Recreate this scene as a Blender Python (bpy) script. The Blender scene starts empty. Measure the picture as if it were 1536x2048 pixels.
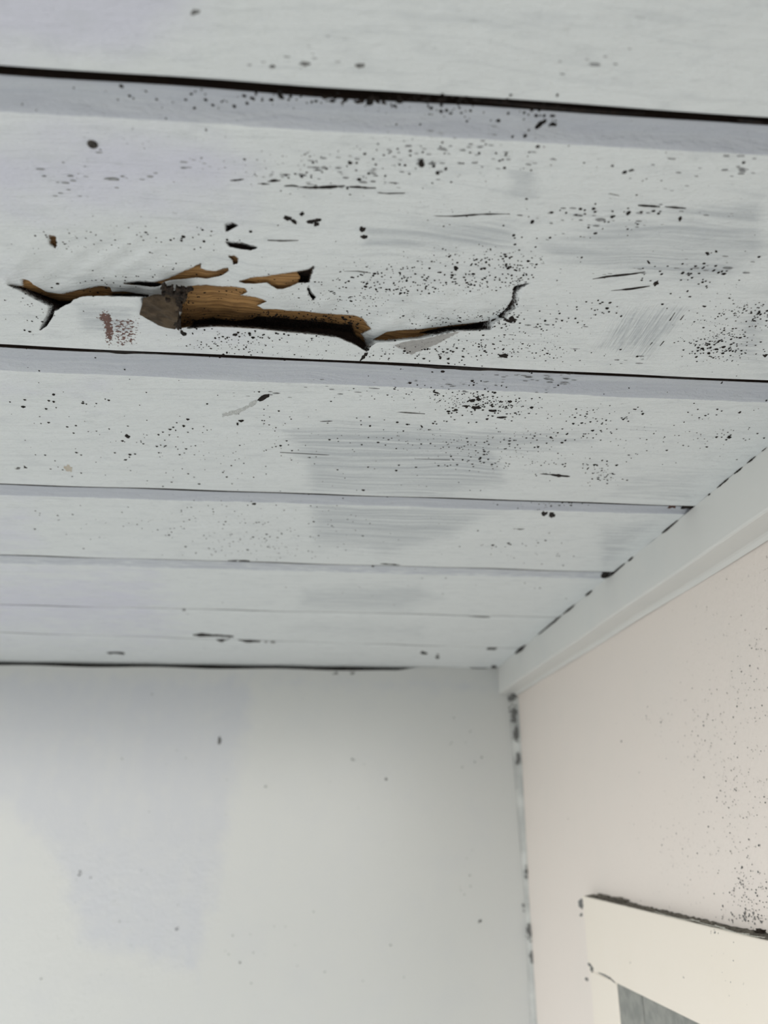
import bpy, bmesh, math, random
import numpy as np
from mathutils import Matrix, Vector

# ------------------------------------------------------------------ camera
S = bpy.context.scene
H = 0.16                       # ceiling face above the camera (m)
CZ = 2.24                      # camera height above the porch floor
F, PITCH, YAW, ROLL = 1654.5, 0.36446, 0.093235, -0.002949
def basis():
    cy, sy, cp, sp = math.cos(YAW), math.sin(YAW), math.cos(PITCH), math.sin(PITCH)
    f = np.array([sy*cp, cy*cp, sp]); r = np.array([cy, -sy, 0.0]); u = np.cross(r, f)
    c, s = math.cos(ROLL), math.sin(ROLL)
    return r*c+u*s, u*c-r*s, f
BR, BU, BF = basis()
cd = bpy.data.cameras.new('camera'); cam = bpy.data.objects.new('camera', cd)
S.collection.objects.link(cam); S.camera = cam
cd.sensor_fit = 'VERTICAL'; cd.sensor_height = 32.0; cd.lens = F/2048*32.0
cd.clip_start = 0.005; cd.clip_end = 100
M = Matrix(((BR[0], BU[0], -BF[0], 0), (BR[1], BU[1], -BF[1], 0), (BR[2], BU[2], -BF[2], CZ), (0, 0, 0, 1)))
cam.matrix_world = M
cd.dof.use_dof = True; cd.dof.focus_distance = 0.315; cd.dof.aperture_fstop = 11.0

# ------------------------------------------------------------------ light
W = bpy.data.worlds.new('daylight'); S.world = W; W.use_nodes = True
nt = W.node_tree; nt.nodes.clear()
out = nt.nodes.new('ShaderNodeOutputWorld'); bg = nt.nodes.new('ShaderNodeBackground')
tc = nt.nodes.new('ShaderNodeTexCoord'); sep = nt.nodes.new('ShaderNodeSeparateXYZ')
mr = nt.nodes.new('ShaderNodeMapRange'); mr.inputs[1].default_value = -1; mr.inputs[2].default_value = 1
rp = nt.nodes.new('ShaderNodeValToRGB')
nt.links.new(tc.outputs['Generated'], sep.inputs[0]); nt.links.new(sep.outputs[2], mr.inputs[0])
nt.links.new(mr.outputs[0], rp.inputs[0]); nt.links.new(rp.outputs[0], bg.inputs[0]); nt.links.new(bg.outputs[0], out.inputs[0])
e = rp.color_ramp.elements
e[0].position = 0.0; e[0].color = (0.285, 0.283, 0.275, 1)       # ground
e[1].position = 1.0; e[1].color = (0.70, 0.82, 1.0, 1)         # zenith
for p, c in ((0.47, (0.305, 0.30, 0.285, 1)), (0.51, (1.38, 1.34, 1.26, 1)), (0.65, (1.28, 1.28, 1.28, 1))):
    n = e.new(p); n.color = c
bg.inputs[1].default_value = 3.3
vs = S.view_settings; vs.view_transform = 'Standard'; vs.look = 'None'; vs.gamma = 1.0; vs.use_curve_mapping = False
vs.exposure = -0.10

# ------------------------------------------------------------------ helpers
C = S.collection
rng = np.random.default_rng(7); random.seed(7)
def srgb(r, g, b):
    def l(v):
        v /= 255.0
        return v/12.92 if v <= 0.04045 else ((v+0.055)/1.055)**2.4
    return (l(r), l(g), l(b), 1)
def ray(P):
    P = np.atleast_2d(np.array(P, float))
    return np.outer((P[:, 0]-768)/F, BR)+np.outer((1024-P[:, 1])/F, BU)+BF
O = np.array([0, 0, CZ])
def on_z(P, z=H):               # photo pixel -> point of the horizontal plane at camera height + z
    d = ray(P); return O+d*(z/d[:, 2])[:, None]
def on_x(P, x):
    d = ray(P); return O+d*(x/d[:, 0])[:, None]
def on_y(P, y):
    d = ray(P); return O+d*(y/d[:, 1])[:, None]
def pix(X):                     # point -> photo pixel
    X = np.atleast_2d(X)-O; d = X@BF
    return np.stack([768+F*(X@BR)/d, 1024-F*(X@BU)/d], 1)
def link(name, me, mat, parent=None):
    o = bpy.data.objects.new(name, me); C.objects.link(o)
    if mat is not None:
        me.materials.clear(); me.materials.append(mat)
    if parent is not None: o.parent = parent
    return o
def from_py(name, V, Fc, mat, parent=None, smooth=False):
    me = bpy.data.meshes.new(name); me.from_pydata([tuple(v) for v in V], [], [tuple(f) for f in Fc]); me.update()
    if smooth: me.polygons.foreach_set('use_smooth', [True]*len(me.polygons))
    return link(name, me, mat, parent)
def tag(o, label, cat=None, kind=None, group=None):
    o['label'] = label
    if cat: o['category'] = cat
    if kind: o['kind'] = kind
    if group: o['group'] = group
    return o
def box(name, lo, hi, mat, parent=None, bevel=0.0, seg=2):
    bm = bmesh.new(); bmesh.ops.create_cube(bm, size=1)
    lo, hi = Vector(lo), Vector(hi)
    for v in bm.verts: v.co = Vector([(lo[i]+hi[i])/2+v.co[i]*(hi[i]-lo[i]) for i in range(3)])
    if bevel: bmesh.ops.bevel(bm, geom=bm.edges[:], offset=bevel, segments=seg, affect='EDGES', profile=0.6)
    me = bpy.data.meshes.new(name); bm.to_mesh(me); bm.free()
    return link(name, me, mat, parent)
def empty(name, loc, parent=None):
    o = bpy.data.objects.new(name, None); C.objects.link(o); o.location = loc
    o.empty_display_size = 0.02
    if parent: o.parent = parent
    return o
def zero_mask(o):
    at = o.data.attributes.new('mask_b', 'FLOAT_COLOR', 'POINT'); at.data.foreach_set('color', np.zeros(len(o.data.vertices)*4, np.float32))
def psdf(P, poly, far=40):              # signed distance in photo pixels, positive inside
    P = np.asarray(P, float); Q = np.array(poly, float); n = len(Q)
    best = np.full(len(P), 1e9); ins = np.zeros(len(P), bool)
    lo = Q.min(0)-far; hi = Q.max(0)+far
    m = np.where(((P >= lo) & (P <= hi)).all(1))[0]
    out = np.full(len(P), -float(far))
    if len(m) == 0: return out
    p = P[m]; b = np.full(len(p), 1e9); ii = np.zeros(len(p), bool)
    for i in range(n):
        a, c = Q[i], Q[(i+1) % n]; ab = c-a
        t = np.clip(((p-a)@ab)/max(ab@ab, 1e-9), 0, 1)
        b = np.minimum(b, np.hypot(*(p-a-t[:, None]*ab).T))
        cr = ((a[1] > p[:, 1]) != (c[1] > p[:, 1]))
        with np.errstate(divide='ignore', invalid='ignore'):
            xx = (c[0]-a[0])*(p[:, 1]-a[1])/(c[1]-a[1])+a[0]
        ii ^= cr & (p[:, 0] < xx)
    out[m] = np.where(ii, b, -b)
    return out
def sm(x): x = np.clip(x, 0, 1); return x*x*(3-2*x)

# ------------------------------------------------------------------ materials
class NT:
    def __init__(self, name):
        self.m = bpy.data.materials.new(name); self.m.use_nodes = True
        self.t = self.m.node_tree; self.b = self.t.nodes['Principled BSDF']
    def n(self, typ, **k):
        x = self.t.nodes.new(typ)
        for a, v in k.items(): setattr(x, a, v)
        return x
    def l(self, a, b): self.t.links.new(a, b)
    def pos(self, scale, rot=(0, 0, 0)):
        g = self.n('ShaderNodeNewGeometry'); mp = self.n('ShaderNodeMapping')
        mp.inputs['Scale'].default_value = scale; mp.inputs['Rotation'].default_value = rot
        self.l(g.outputs['Position'], mp.inputs[0]); return mp.outputs[0]
    def noise(self, scale, detail=3, vec=None, rough=0.55, rot=(0, 0, 0)):
        x = self.n('ShaderNodeTexNoise'); x.inputs['Scale'].default_value = 1.0
        x.inputs['Detail'].default_value = detail; x.inputs['Roughness'].default_value = rough
        self.l(vec if vec is not None else self.pos(scale, rot), x.inputs['Vector']); return x.outputs['Fac']
    def math(self, op, a, b=None, clamp=False):
        x = self.n('ShaderNodeMath', operation=op); x.use_clamp = clamp
        for i, v in enumerate((a, b)):
            if v is None: continue
            if hasattr(v, 'is_output'): self.l(v, x.inputs[i])
            else: x.inputs[i].default_value = v
        return x.outputs[0]
    def ramp(self, v, a, b, lo=0.0, hi=1.0):
        x = self.n('ShaderNodeMapRange', interpolation_type='SMOOTHSTEP')
        self.l(v, x.inputs[0])
        for i, q in zip((1, 2, 3, 4), (a, b, lo, hi)): x.inputs[i].default_value = q
        return x.outputs[0]
    def mix(self, f, a, b):
        x = self.n('ShaderNodeMix', data_type='RGBA')
        if hasattr(f, 'is_output'): self.l(f, x.inputs[0])
        else: x.inputs[0].default_value = f
        for i, v in ((6, a), (7, b)):
            if hasattr(v, 'is_output'): self.l(v, x.inputs[i])
            else: x.inputs[i].default_value = v
        return x.outputs[2]
    def attr(self, name):
        a = self.n('ShaderNodeAttribute', attribute_name=name); s = self.n('ShaderNodeSeparateColor')
        self.l(a.outputs['Color'], s.inputs[0]); return s.outputs[0], s.outputs[1], s.outputs[2], a.outputs['Alpha']
    def bump(self, h, dist, strength=1.0):
        x = self.n('ShaderNodeBump'); x.inputs['Strength'].default_value = strength; x.inputs['Distance'].default_value = dist
        self.l(h, x.inputs['Height']); self.l(x.outputs[0], self.b.inputs['Normal']); return x
    def col(self, c): 
        if hasattr(c, 'is_output'): self.l(c, self.b.inputs['Base Color'])
        else: self.b.inputs['Base Color'].default_value = c
    def rough(self, r, spec=0.5):
        if hasattr(r, 'is_output'): self.l(r, self.b.inputs['Roughness'])
        else: self.b.inputs['Roughness'].default_value = r
        self.b.inputs['Specular IOR Level'].default_value = spec

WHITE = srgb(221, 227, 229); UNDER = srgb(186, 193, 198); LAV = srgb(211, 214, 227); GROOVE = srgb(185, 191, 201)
def paint_board():
    k = NT('painted_board')
    wood, dark, red, prim = k.attr('mask_a')
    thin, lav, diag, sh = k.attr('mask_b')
    g0 = k.n('ShaderNodeNewGeometry'); wn = k.n('ShaderNodeTexNoise'); wn.inputs['Scale'].default_value = 14.0; wn.inputs['Detail'].default_value = 2
    k.l(g0.outputs['Position'], wn.inputs['Vector']); vm = k.n('ShaderNodeVectorMath', operation='MULTIPLY_ADD')
    k.l(wn.outputs['Color'], vm.inputs[0]); vm.inputs[1].default_value = (0.0, 0.016, 0.0); k.l(g0.outputs['Position'], vm.inputs[2])
    def warped(scale, det):
        mp = k.n('ShaderNodeMapping'); mp.inputs['Scale'].default_value = scale; k.l(vm.outputs[0], mp.inputs[0])
        return k.noise(None, det, mp.outputs[0])
    st = warped((12, 420, 60), 6)                       # brush streaks along the board
    st2 = warped((34, 1900, 100), 4)
    dg = k.noise((1500, 60, 60), 3, rot=(0, 0, math.radians(-38)))
    blot = k.noise((45, 60, 60), 4)
    streak = k.math('ADD', k.math('MULTIPLY', st, 0.65), k.math('MULTIPLY', st2, 0.35))
    streak = k.mix(diag, streak, dg)
    sfac = k.ramp(streak, 0.36, 0.62)
    ragged = k.math('MULTIPLY', k.math('SUBTRACT', k.noise((55, 330, 200), 5, rough=0.65), 0.5), 1.3)
    tn = k.ramp(k.math('ADD', thin, ragged), 0.25, 0.75)
    tf = k.math('MULTIPLY', k.math('MULTIPLY', tn, k.ramp(thin, 0.0, 0.9)), k.math('ADD', k.math('MULTIPLY', sfac, 0.95), 0.15), True)
    tf = k.math('ADD', tf, k.ramp(streak, 0.52, 0.72, 0, 0.45), True)
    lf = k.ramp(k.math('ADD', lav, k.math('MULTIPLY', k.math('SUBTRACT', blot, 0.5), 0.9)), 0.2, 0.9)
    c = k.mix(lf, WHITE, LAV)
    c = k.mix(tf, c, UNDER)
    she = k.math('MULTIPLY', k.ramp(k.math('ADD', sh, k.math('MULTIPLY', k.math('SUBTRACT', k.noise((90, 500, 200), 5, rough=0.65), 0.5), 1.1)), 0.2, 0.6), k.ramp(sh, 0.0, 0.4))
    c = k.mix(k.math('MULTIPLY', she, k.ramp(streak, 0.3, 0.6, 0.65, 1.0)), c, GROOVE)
    # scuffs where the coat is worn
    sc = k.noise((140, 420, 300), 5, rough=0.7)
    c = k.mix(k.ramp(sc, 0.62, 0.78, 0, 0.5), c, srgb(124, 127, 130))
    c = k.mix(k.ramp(k.noise((80, 170, 120), 5, rough=0.65), 0.48, 0.72, 0, 0.30), c, UNDER)
    # primer, red undercoat, wood, dark rot: sharp flaked edges
    fl = k.math('MULTIPLY', k.math('SUBTRACT', k.noise((700, 1100, 900), 4, rough=0.65), 0.5), 0.30)
    pw = k.noise((600, 600, 600), 3)
    c = k.mix(k.ramp(k.math('ADD', prim, fl), 0.47, 0.53), c, k.mix(pw, srgb(134, 134, 133), srgb(182, 182, 181)))
    rsp = k.math('ADD', red, k.math('MULTIPLY', k.math('SUBTRACT', k.noise((900, 900, 900), 3), 0.5), 1.3))
    c = k.mix(k.ramp(rsp, 0.50, 0.56), c, k.mix(pw, srgb(58, 38, 34), srgb(122, 86, 76)))
    gr = k.noise((25, 1500, 500), 4)
    wc = k.mix(k.ramp(gr, 0.3, 0.7), srgb(112, 80, 44), srgb(178, 138, 86))
    wc = k.mix(k.ramp(k.noise((60, 90, 90), 3), 0.45, 0.75, 0, 0.8), wc, srgb(80, 54, 30))
    wf = k.ramp(k.math('ADD', wood, fl), 0.47, 0.53)
    c = k.mix(wf, c, wc)
    dk = k.ramp(k.math('ADD', dark, k.math('MULTIPLY', fl, 1.6)), 0.44, 0.56)
    c = k.mix(dk, c, k.mix(pw, srgb(18, 13, 11), srgb(52, 36, 26)))
    k.col(c)
    bare = k.math('MAXIMUM', wf, dk)
    k.l(k.ramp(bare, 0, 1, 0.42, 0.85), k.b.inputs['Roughness']); k.b.inputs['Specular IOR Level'].default_value = 0.4
    hgt = k.math('ADD', k.math('MULTIPLY', streak, 1.0), k.math('MULTIPLY', k.noise((380, 800, 500), 5, rough=0.7), 1.1))
    hgt = k.math('ADD', hgt, k.math('MULTIPLY', k.noise((110, 260, 150), 4), 1.6))
    hgt = k.math('ADD', hgt, k.math('MULTIPLY', gr, k.math('MULTIPLY', wf, 1.2)))
    k.bump(hgt, 0.0006, 1.0)
    return k.m
def plain(name, c1, c2, scale=300, rough=0.6, bump=0.0002, spec=0.3):
    k = NT(name); n = k.noise((scale,)*3, 4)
    k.col(k.mix(k.ramp(n, 0.35, 0.65), c1, c2)); k.rough(rough, spec)
    k.bump(k.noise((scale*2,)*3, 3), bump, 0.7); return k.m
def paint_wall(name, white, patch, stip, rough=0.4, spec=0.5, wet=0.0):
    k = NT(name)
    a, b, d, _ = k.attr('mask_b')
    st = k.noise((60, 60, 9), 4)
    f = k.ramp(k.math('ADD', a, k.math('MULTIPLY', k.math('SUBTRACT', k.noise((70, 70, 70), 4), 0.5), 0.5)), 0.3, 0.7)
    f = k.math('MULTIPLY', f, k.ramp(st, 0.2, 0.6, 0.65, 1.0))
    c = k.mix(f, white, patch)
    c = k.mix(k.ramp(k.noise((25, 25, 25), 4), 0.45, 0.75, 0, 0.2), c, patch)
    grain = k.noise((420, 420, 420), 3, rough=0.6)
    sp = k.math('MULTIPLY', k.ramp(grain, 0.66, 0.73), b)
    c = k.mix(k.math('MULTIPLY', sp, 0.75), c, stip)
    c = k.mix(d, c, srgb(120, 112, 102))
    k.col(c); k.rough(rough, spec)
    h = k.math('ADD', k.math('MULTIPLY', k.noise((260, 260, 260), 4), k.math('ADD', k.math('MULTIPLY', b, 1.0), 0.35)), k.math('MULTIPLY', st, 0.5))
    k.bump(h, 0.0004, 0.7)
    return k.m
M_BOARD = paint_board()
M_BLACK = plain('black_rot', srgb(14, 11, 10), srgb(34, 27, 23), 700, 0.9)
M_GREYMARK = plain('grey_scuff', srgb(82, 82, 80), srgb(122, 124, 124), 900, 0.8)
M_BROWN = plain('brown_paint_back', srgb(54, 45, 34), srgb(80, 68, 53), 260, 0.85, 0.0006)
M_BACKING = plain('dark_backing', srgb(26, 20, 17), srgb(46, 36, 30), 80, 0.9)
M_BACKWALL = paint_wall('back_wall_paint', srgb(185, 188, 187), srgb(176, 180, 186), srgb(136, 140, 144), 0.26, 1.0)
M_RIGHTWALL = paint_wall('side_wall_paint', srgb(219, 212, 206), srgb(211, 208, 203), srgb(120, 112, 104), 0.45, 0.5)
M_TRIM = paint_wall('trim_paint', srgb(206, 208, 206), srgb(190, 196, 198), srgb(150, 150, 148), 0.4, 0.45)
M_CASING = paint_wall('casing_paint', srgb(223, 217, 207), srgb(219, 212, 199), srgb(120, 112, 104), 0.45, 0.4)
M_PANEL = plain('grey_panel', srgb(122, 125, 122), srgb(140, 142, 138), 120, 0.55, 0.0005)
M_GROOVE = plain('dark_groove', srgb(58, 62, 60), srgb(72, 76, 74), 200, 0.8)
M_DUST = plain('ledge_dust', srgb(52, 50, 45), srgb(128, 122, 112), 700, 0.95, 0.0008)
M_NAIL = plain('rusty_nail', srgb(40, 37, 35), srgb(70, 66, 62), 900, 0.7)
M_CAULK = plain('grey_caulk', srgb(166, 169, 168), srgb(188, 191, 189), 45, 0.5, 0.0003)
M_CRUMB = plain('dirt_crust', srgb(20, 16, 13), srgb(52, 42, 34), 900, 0.95, 0.0008)
M_NICK = plain('nick_grey', srgb(98, 100, 102), srgb(150, 153, 155), 500, 0.8)
M_WEB = plain('cobweb', srgb(150, 150, 142), srgb(190, 190, 182), 900, 0.9)

# ------------------------------------------------------------------ lay-out of the place
JOINT_PX = [[(0, 135), (380, 158), (768, 184), (1268, 220), (1536, 238)],
 [(0, 692), (300, 703), (530, 718), (1100, 742), (1320, 751), (1536, 766)],
 [(0, 971), (384, 977), (768, 993), (1152, 1006), (1385, 1013)],
 [(0, 1111), (384, 1121), (768, 1130), (1200, 1145)],
 [(0, 1211), (560, 1221), (768, 1224), (970, 1235)],
 [(0, 1268), (400, 1273), (540, 1282), (985, 1297)]]
STRIP_PX = [[(100, 235), (350, 247), (768, 270), (1168, 292), (1536, 318)],
 [(0, 745), (250, 752), (500, 765), (768, 777), (1218, 795), (1536, 807)],
 [(0, 992), (350, 1001), (768, 1014), (1353, 1030)],
 [(0, 1130), (200, 1134), (550, 1142), (768, 1145), (1188, 1162)],
 [(0, 1217), (560, 1227), (768, 1230), (970, 1241)],
 [(0, 1273), (400, 1278), (540, 1287), (985, 1302)]]
XE = 1.2728*H; XW = 1.3911*H; YB = 5.468*H
ZT = 0.829*H
def fit(P):
    c = on_z(P); return np.polyfit(c[:, 0], c[:, 1], 1)
JL = [fit(p) for p in JOINT_PX]; SL = [fit(p) for p in STRIP_PX]
# recess at the near edge of each board and dark opening seen in the joint (m)
RECESS = [0.0030, 0.0030, 0.0024, 0.0016, 0.0006, 0.0005]
OPEN = [0.0022, 0.0012, 0.0007, 0.0004, 0.0003, 0.0003]
JY = [c[1] for c in JL]
WID = 0.1225
XL = -0.70                                   # the boards run on to the left of the frame
ZC = CZ+H
TH = 0.016

# ------------------------------------------------------------------ damage on the second board (photo pixels)
HOLES = {
 'L1': [(15,570),(38,572),(40,556),(52,560),(58,568),(80,584),(109,588),(146,580),(190,571),(208,574),(212,584),(240,583),(255,586),(288,590),(288,592),(230,592),(164,592),(150,598),(135,605),(125,609),(121,616),(112,617),(108,612),(97,609),(85,601),(68,593),(50,585),(38,578)],
 'L2': [(237,567),(262,564),(292,566),(317,561),(335,556),(350,548),(365,541),(380,535),(401,525),(398,534),(410,539),(430,541),(445,536),(456,533),(455,541),(440,550),(412,556),(390,554),(365,557),(350,558),(335,560),(322,564),(313,572),(295,574),(275,570),(250,569)],
 'L3': [(456,511),(468,510),(476,516),(475,525),(467,527),(464,518)],
 'L6': [(97,471),(108,471),(111,482),(109,495),(98,487)],
 'C1': [(370,572),(409,569),(433,572),(460,572),(490,576),(494,583),(480,589),(511,593),(534,601),(514,610),(528,618),(555,618),(578,622),(612,623),(646,628),(677,630),(714,632),(731,638),(741,650),(748,659),(731,669),(738,679),(741,693),(731,699),(714,686),(697,677),(677,672),(622,666),(568,662),(511,655),(470,652),(430,650),(392,650),(375,654),(358,657),(347,654),(352,642),(357,622),(355,601)],
 'C2': [(477,562),(504,554),(528,552),(562,547),(595,542),(619,537),(629,530),(626,539),(619,564),(599,564),(582,572),(565,577),(555,577),(545,571),(534,564),(511,566),(490,566)],
 'R1': [(754,681),(781,665),(809,661),(852,659),(891,655),(930,650),(969,646),(988,642),(980,657),(949,659),(914,659),(875,667),(844,675),(813,677),(781,681)]}
DARKS = {
 'd1': [(380,643),(420,638),(470,645),(505,640),(515,634),(560,637),(590,641),(640,646),(690,651),(713,651),(722,672),(741,690),(735,703),(712,688),(677,674),(622,668),(568,664),(511,658),(430,653),(375,657)],
 'd2': [(596,542),(619,537),(629,530),(626,539),(619,564),(599,564),(603,552)],
 'd3': [(850,667),(900,657),(950,652),(988,644),(982,659),(949,661),(914,661),(875,669)],
 'd4': [(15,569),(38,576),(50,582),(68,590),(97,603),(125,602),(150,594),(140,606),(125,612),(112,621),(97,611),(68,597),(38,580)],
 'd5': [(240,565),(270,562),(310,565),(318,569),(305,574),(270,570)],
 'd6': [(208,588),(250,587),(290,590),(288,594),(215,593)],
 'tail': [(100,608),(110,612),(105,632),(93,652),(80,661),(87,645),(96,628)],
 'L4': [(452,484),(485,486),(501,491),(516,495),(501,500),(478,497),(459,493)],
 'L5': [(452,449),(465,446),(476,451),(463,458),(452,464)],
 'C3': [(619,571),(624,584),(634,593),(629,599),(621,589),(617,577)],
 'R2': [(1029,573),(1040,570),(1060,565),(1044,574),(1035,583),(1037,599),(1032,616),(1020,624),(1010,640),(1006,632),(1022,614),(1029,600)]}
BROWNS = {'b1': [(197,633),(204,621),(222,630),(227,664),(219,691),(211,672),(210,650)],
          'b2': [(228,640),(250,640),(272,634),(274,660),(268,684),(235,688),(228,670)]}
PRIMER = {'p1': [(787,690),(815,681),(850,677),(880,669),(925,661),(870,690),(820,711),(808,700)]}
LIP = [(15,570),(38,578),(68,594),(97,609),(112,618),(125,611),(150,598),(164,593),(230,592),(284,592),(292,634),(318,650),(350,657),(392,651),(430,651),(511,656),(568,663),(622,667),(677,673),(697,678),(714,688),(731,701),(741,692),(754,683),(781,682),(813,678),(844,676),(875,668),(914,660),(949,660),(980,658),(990,646),(1012,634),(1031,614),(1045,574)]
TOP = [(15,565),(60,480),(100,455),(200,432),(300,432),(400,442),(470,470),(510,535),(560,545),(630,530),(700,522),(800,520),(900,528),(1000,545),(1045,570)]
DEP = [(15,0),(40,4),(110,6.5),(200,6),(290,6),(360,8),(450,9.5),(700,9.5),(735,7.5),(760,5),(900,4.5),(985,3.5),(1031,2),(1045,0)]
def ip(x, T): T = np.array(T, float); return np.interp(x, T[:, 0], T[:, 1])
GX = np.arange(-100, 1200.0); GK = np.exp(-0.5*(np.arange(-75, 76)/25.0)**2); GK /= GK.sum()
def smooth(T): v = ip(GX, T); return np.convolve(np.pad(v, 75, mode='edge'), GK, 'valid')
GT, GLP, GD = smooth(TOP), smooth(LIP), smooth(DEP)
def sag(P):                     # depth (m) of the collapsed skin and rot pocket
    x, y = P[:, 0], P[:, 1]; lip = ip(x, LIP)
    top, ls, dd = np.interp(x, GX, GT), np.interp(x, GX, GLP), np.interp(x, GX, GD)
    t = np.clip((y-top)/np.maximum(ls-top, 30), 0, 1.25)
    rum = np.sin(x/19+2*np.sin(y/27))*np.sin(y/15+x/43)+0.6*np.sin(x/9.0+y/31)*np.sin(y/8.0-x/60)+0.5*np.sin(x/53-y/12)
    d = np.where((y < lip) & (x > 15) & (x < 1045), dd*t**1.6*(1+0.05*rum)+0.28*rum*sm(t*2.2)*np.minimum(dd/4, 1), 0)*1e-3
    return d
def masks(P):
    n = len(P); z = lambda D: np.clip(0.5+np.max([psdf(P, q) for q in D.values()], 0)/24, 0, 1)
    rd = np.maximum(np.clip(0.5+psdf(P, BROWNS['b1'])/24, 0, 1), np.clip(0.42+psdf(P, BROWNS['b2'])/60, 0, 0.5))
    return z(HOLES), z(DARKS), rd, z(PRIMER)
KSH = (-0.12, 1.45)             # the rot runs obliquely under the sound paint beyond the lip
def damage(P):
    w, d, r, p = masks(P)
    s = sag(P)
    s = s+0.0016*sm((w-0.48)/0.06)*(s > 1e-5)+0.0030*sm((d-0.48)/0.06)
    return s, w, d, r, p
THIN = [([(140,600),(270,605),(270,690),(160,668)], .9), ([(720,445),(1040,430),(1045,500),(900,512),(720,500)], .75), ([(1008,330),(1088,320),(1078,400),(1004,410)], .7),
 ([(1040,470),(1200,440),(1536,380),(1536,520),(1400,590),(1250,560),(1100,530)], .7), ([(1180,700),(1240,610),(1390,610),(1300,722)], .7),
 ([(1470,640),(1536,580),(1536,745),(1450,722)], .7), ([(556,856),(700,842),(900,850),(1190,868),(1190,892),(1000,910),(1020,970),(860,1003),(620,992),(606,930),(585,890)], .9),
 ([(1260,930),(1430,925),(1390,1015),(1150,1015)], .55), ([(615,998),(860,1003),(1010,1020),(900,1080),(780,1112),(620,1095)], .85),
 ([(1190,1040),(1345,1030),(1250,1120),(1200,1155),(1185,1090)], .7), ([(600,1170),(840,1160),(900,1200),(800,1232),(585,1225)], .75),
 ([(590,1232),(860,1236),(860,1290),(545,1275)], .6), ([(700,0),(1536,0),(1536,60),(1000,75),(820,70)], .5), ([(1000,265),(1500,250),(1450,300),(1290,305)], .6)]
LAVS = [([(-700,-300),(420,-300),(400,60),(250,125),(-700,110)], 1), ([(-700,255),(430,262),(500,330),(470,410),(-700,440)], 1),  # lavender areas: bluish light from the left put into the colour, plus lavender paint coats
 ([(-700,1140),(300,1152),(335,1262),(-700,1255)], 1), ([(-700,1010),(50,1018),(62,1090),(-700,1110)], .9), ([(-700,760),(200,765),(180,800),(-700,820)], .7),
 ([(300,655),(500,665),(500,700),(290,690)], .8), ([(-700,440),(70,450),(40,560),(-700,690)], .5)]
def coat(P, strip):
    thin = np.zeros(len(P)); lav = np.zeros(len(P))
    for q, a in THIN: thin = np.maximum(thin, a*np.clip(0.5+psdf(P, q)/60, 0, 1))
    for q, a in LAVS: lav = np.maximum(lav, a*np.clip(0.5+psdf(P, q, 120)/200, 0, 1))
    dg = np.clip(0.5+psdf(P, THIN[4][0])/14, 0, 1)
    pass
    return thin, lav, dg

# ------------------------------------------------------------------ ceiling
ceiling = box('ceiling', (XL, -0.27, ZC+TH+0.001), (XW+0.02, YB+0.02, ZC+TH+0.02), M_BACKING)
tag(ceiling, 'white painted tongue and groove board ceiling with termite damage', 'ceiling', 'structure')
def lineY(c, X): return c[0]*X+c[1]
def board_bounds(k):            # k=-1 is the board cut by the top of the frame
    far = JL[max(k+1, 0)] if k+1 < 6 else np.array([0.0, YB+0.012])
    if k >= 0:
        j = JL[k]; cot = (j[1])/H
        gap = RECESS[k]*cot+OPEN[k]; near = np.array([j[0], j[1]+gap]); st = SL[k]; rec = RECESS[k]
    else:
        near = np.array([JL[0][0], JL[0][1]-WID*(-k)+0.005]); far = far if k == -1 else np.array([JL[0][0], JL[0][1]-WID*(-k-1)])
        st = near+np.array([0, 0.012]); rec = 0.003
    return near, st, far, rec
def profile(k, X, Y):           # rise of the face above the ceiling plane (m), strip factor
    near, st, far, rec = board_bounds(k)
    a, b, c = lineY(near, X), lineY(st, X), lineY(far, X)
    u = np.clip((Y-a)/np.maximum(b-a, 1e-4), 0, 1)
    z = rec*(1-sm((u-0.55)/0.45)*1.0)*np.where(u < 1, 1, 0)
    r = 0.0012
    e = np.clip((Y-(c-r))/r, 0, 1); z = z+r*(1-np.sqrt(np.clip(1-e*e*0.8, 0, 1)))
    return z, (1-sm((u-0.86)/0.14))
GW = np.random.default_rng(3).normal(0, 1, 400)
def wob(X, k):                  # joints of old boards are not quite straight
    return 0.00025*np.sin(X*37+k*1.7)+0.00015*np.sin(X*93+k*2.9)
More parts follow.
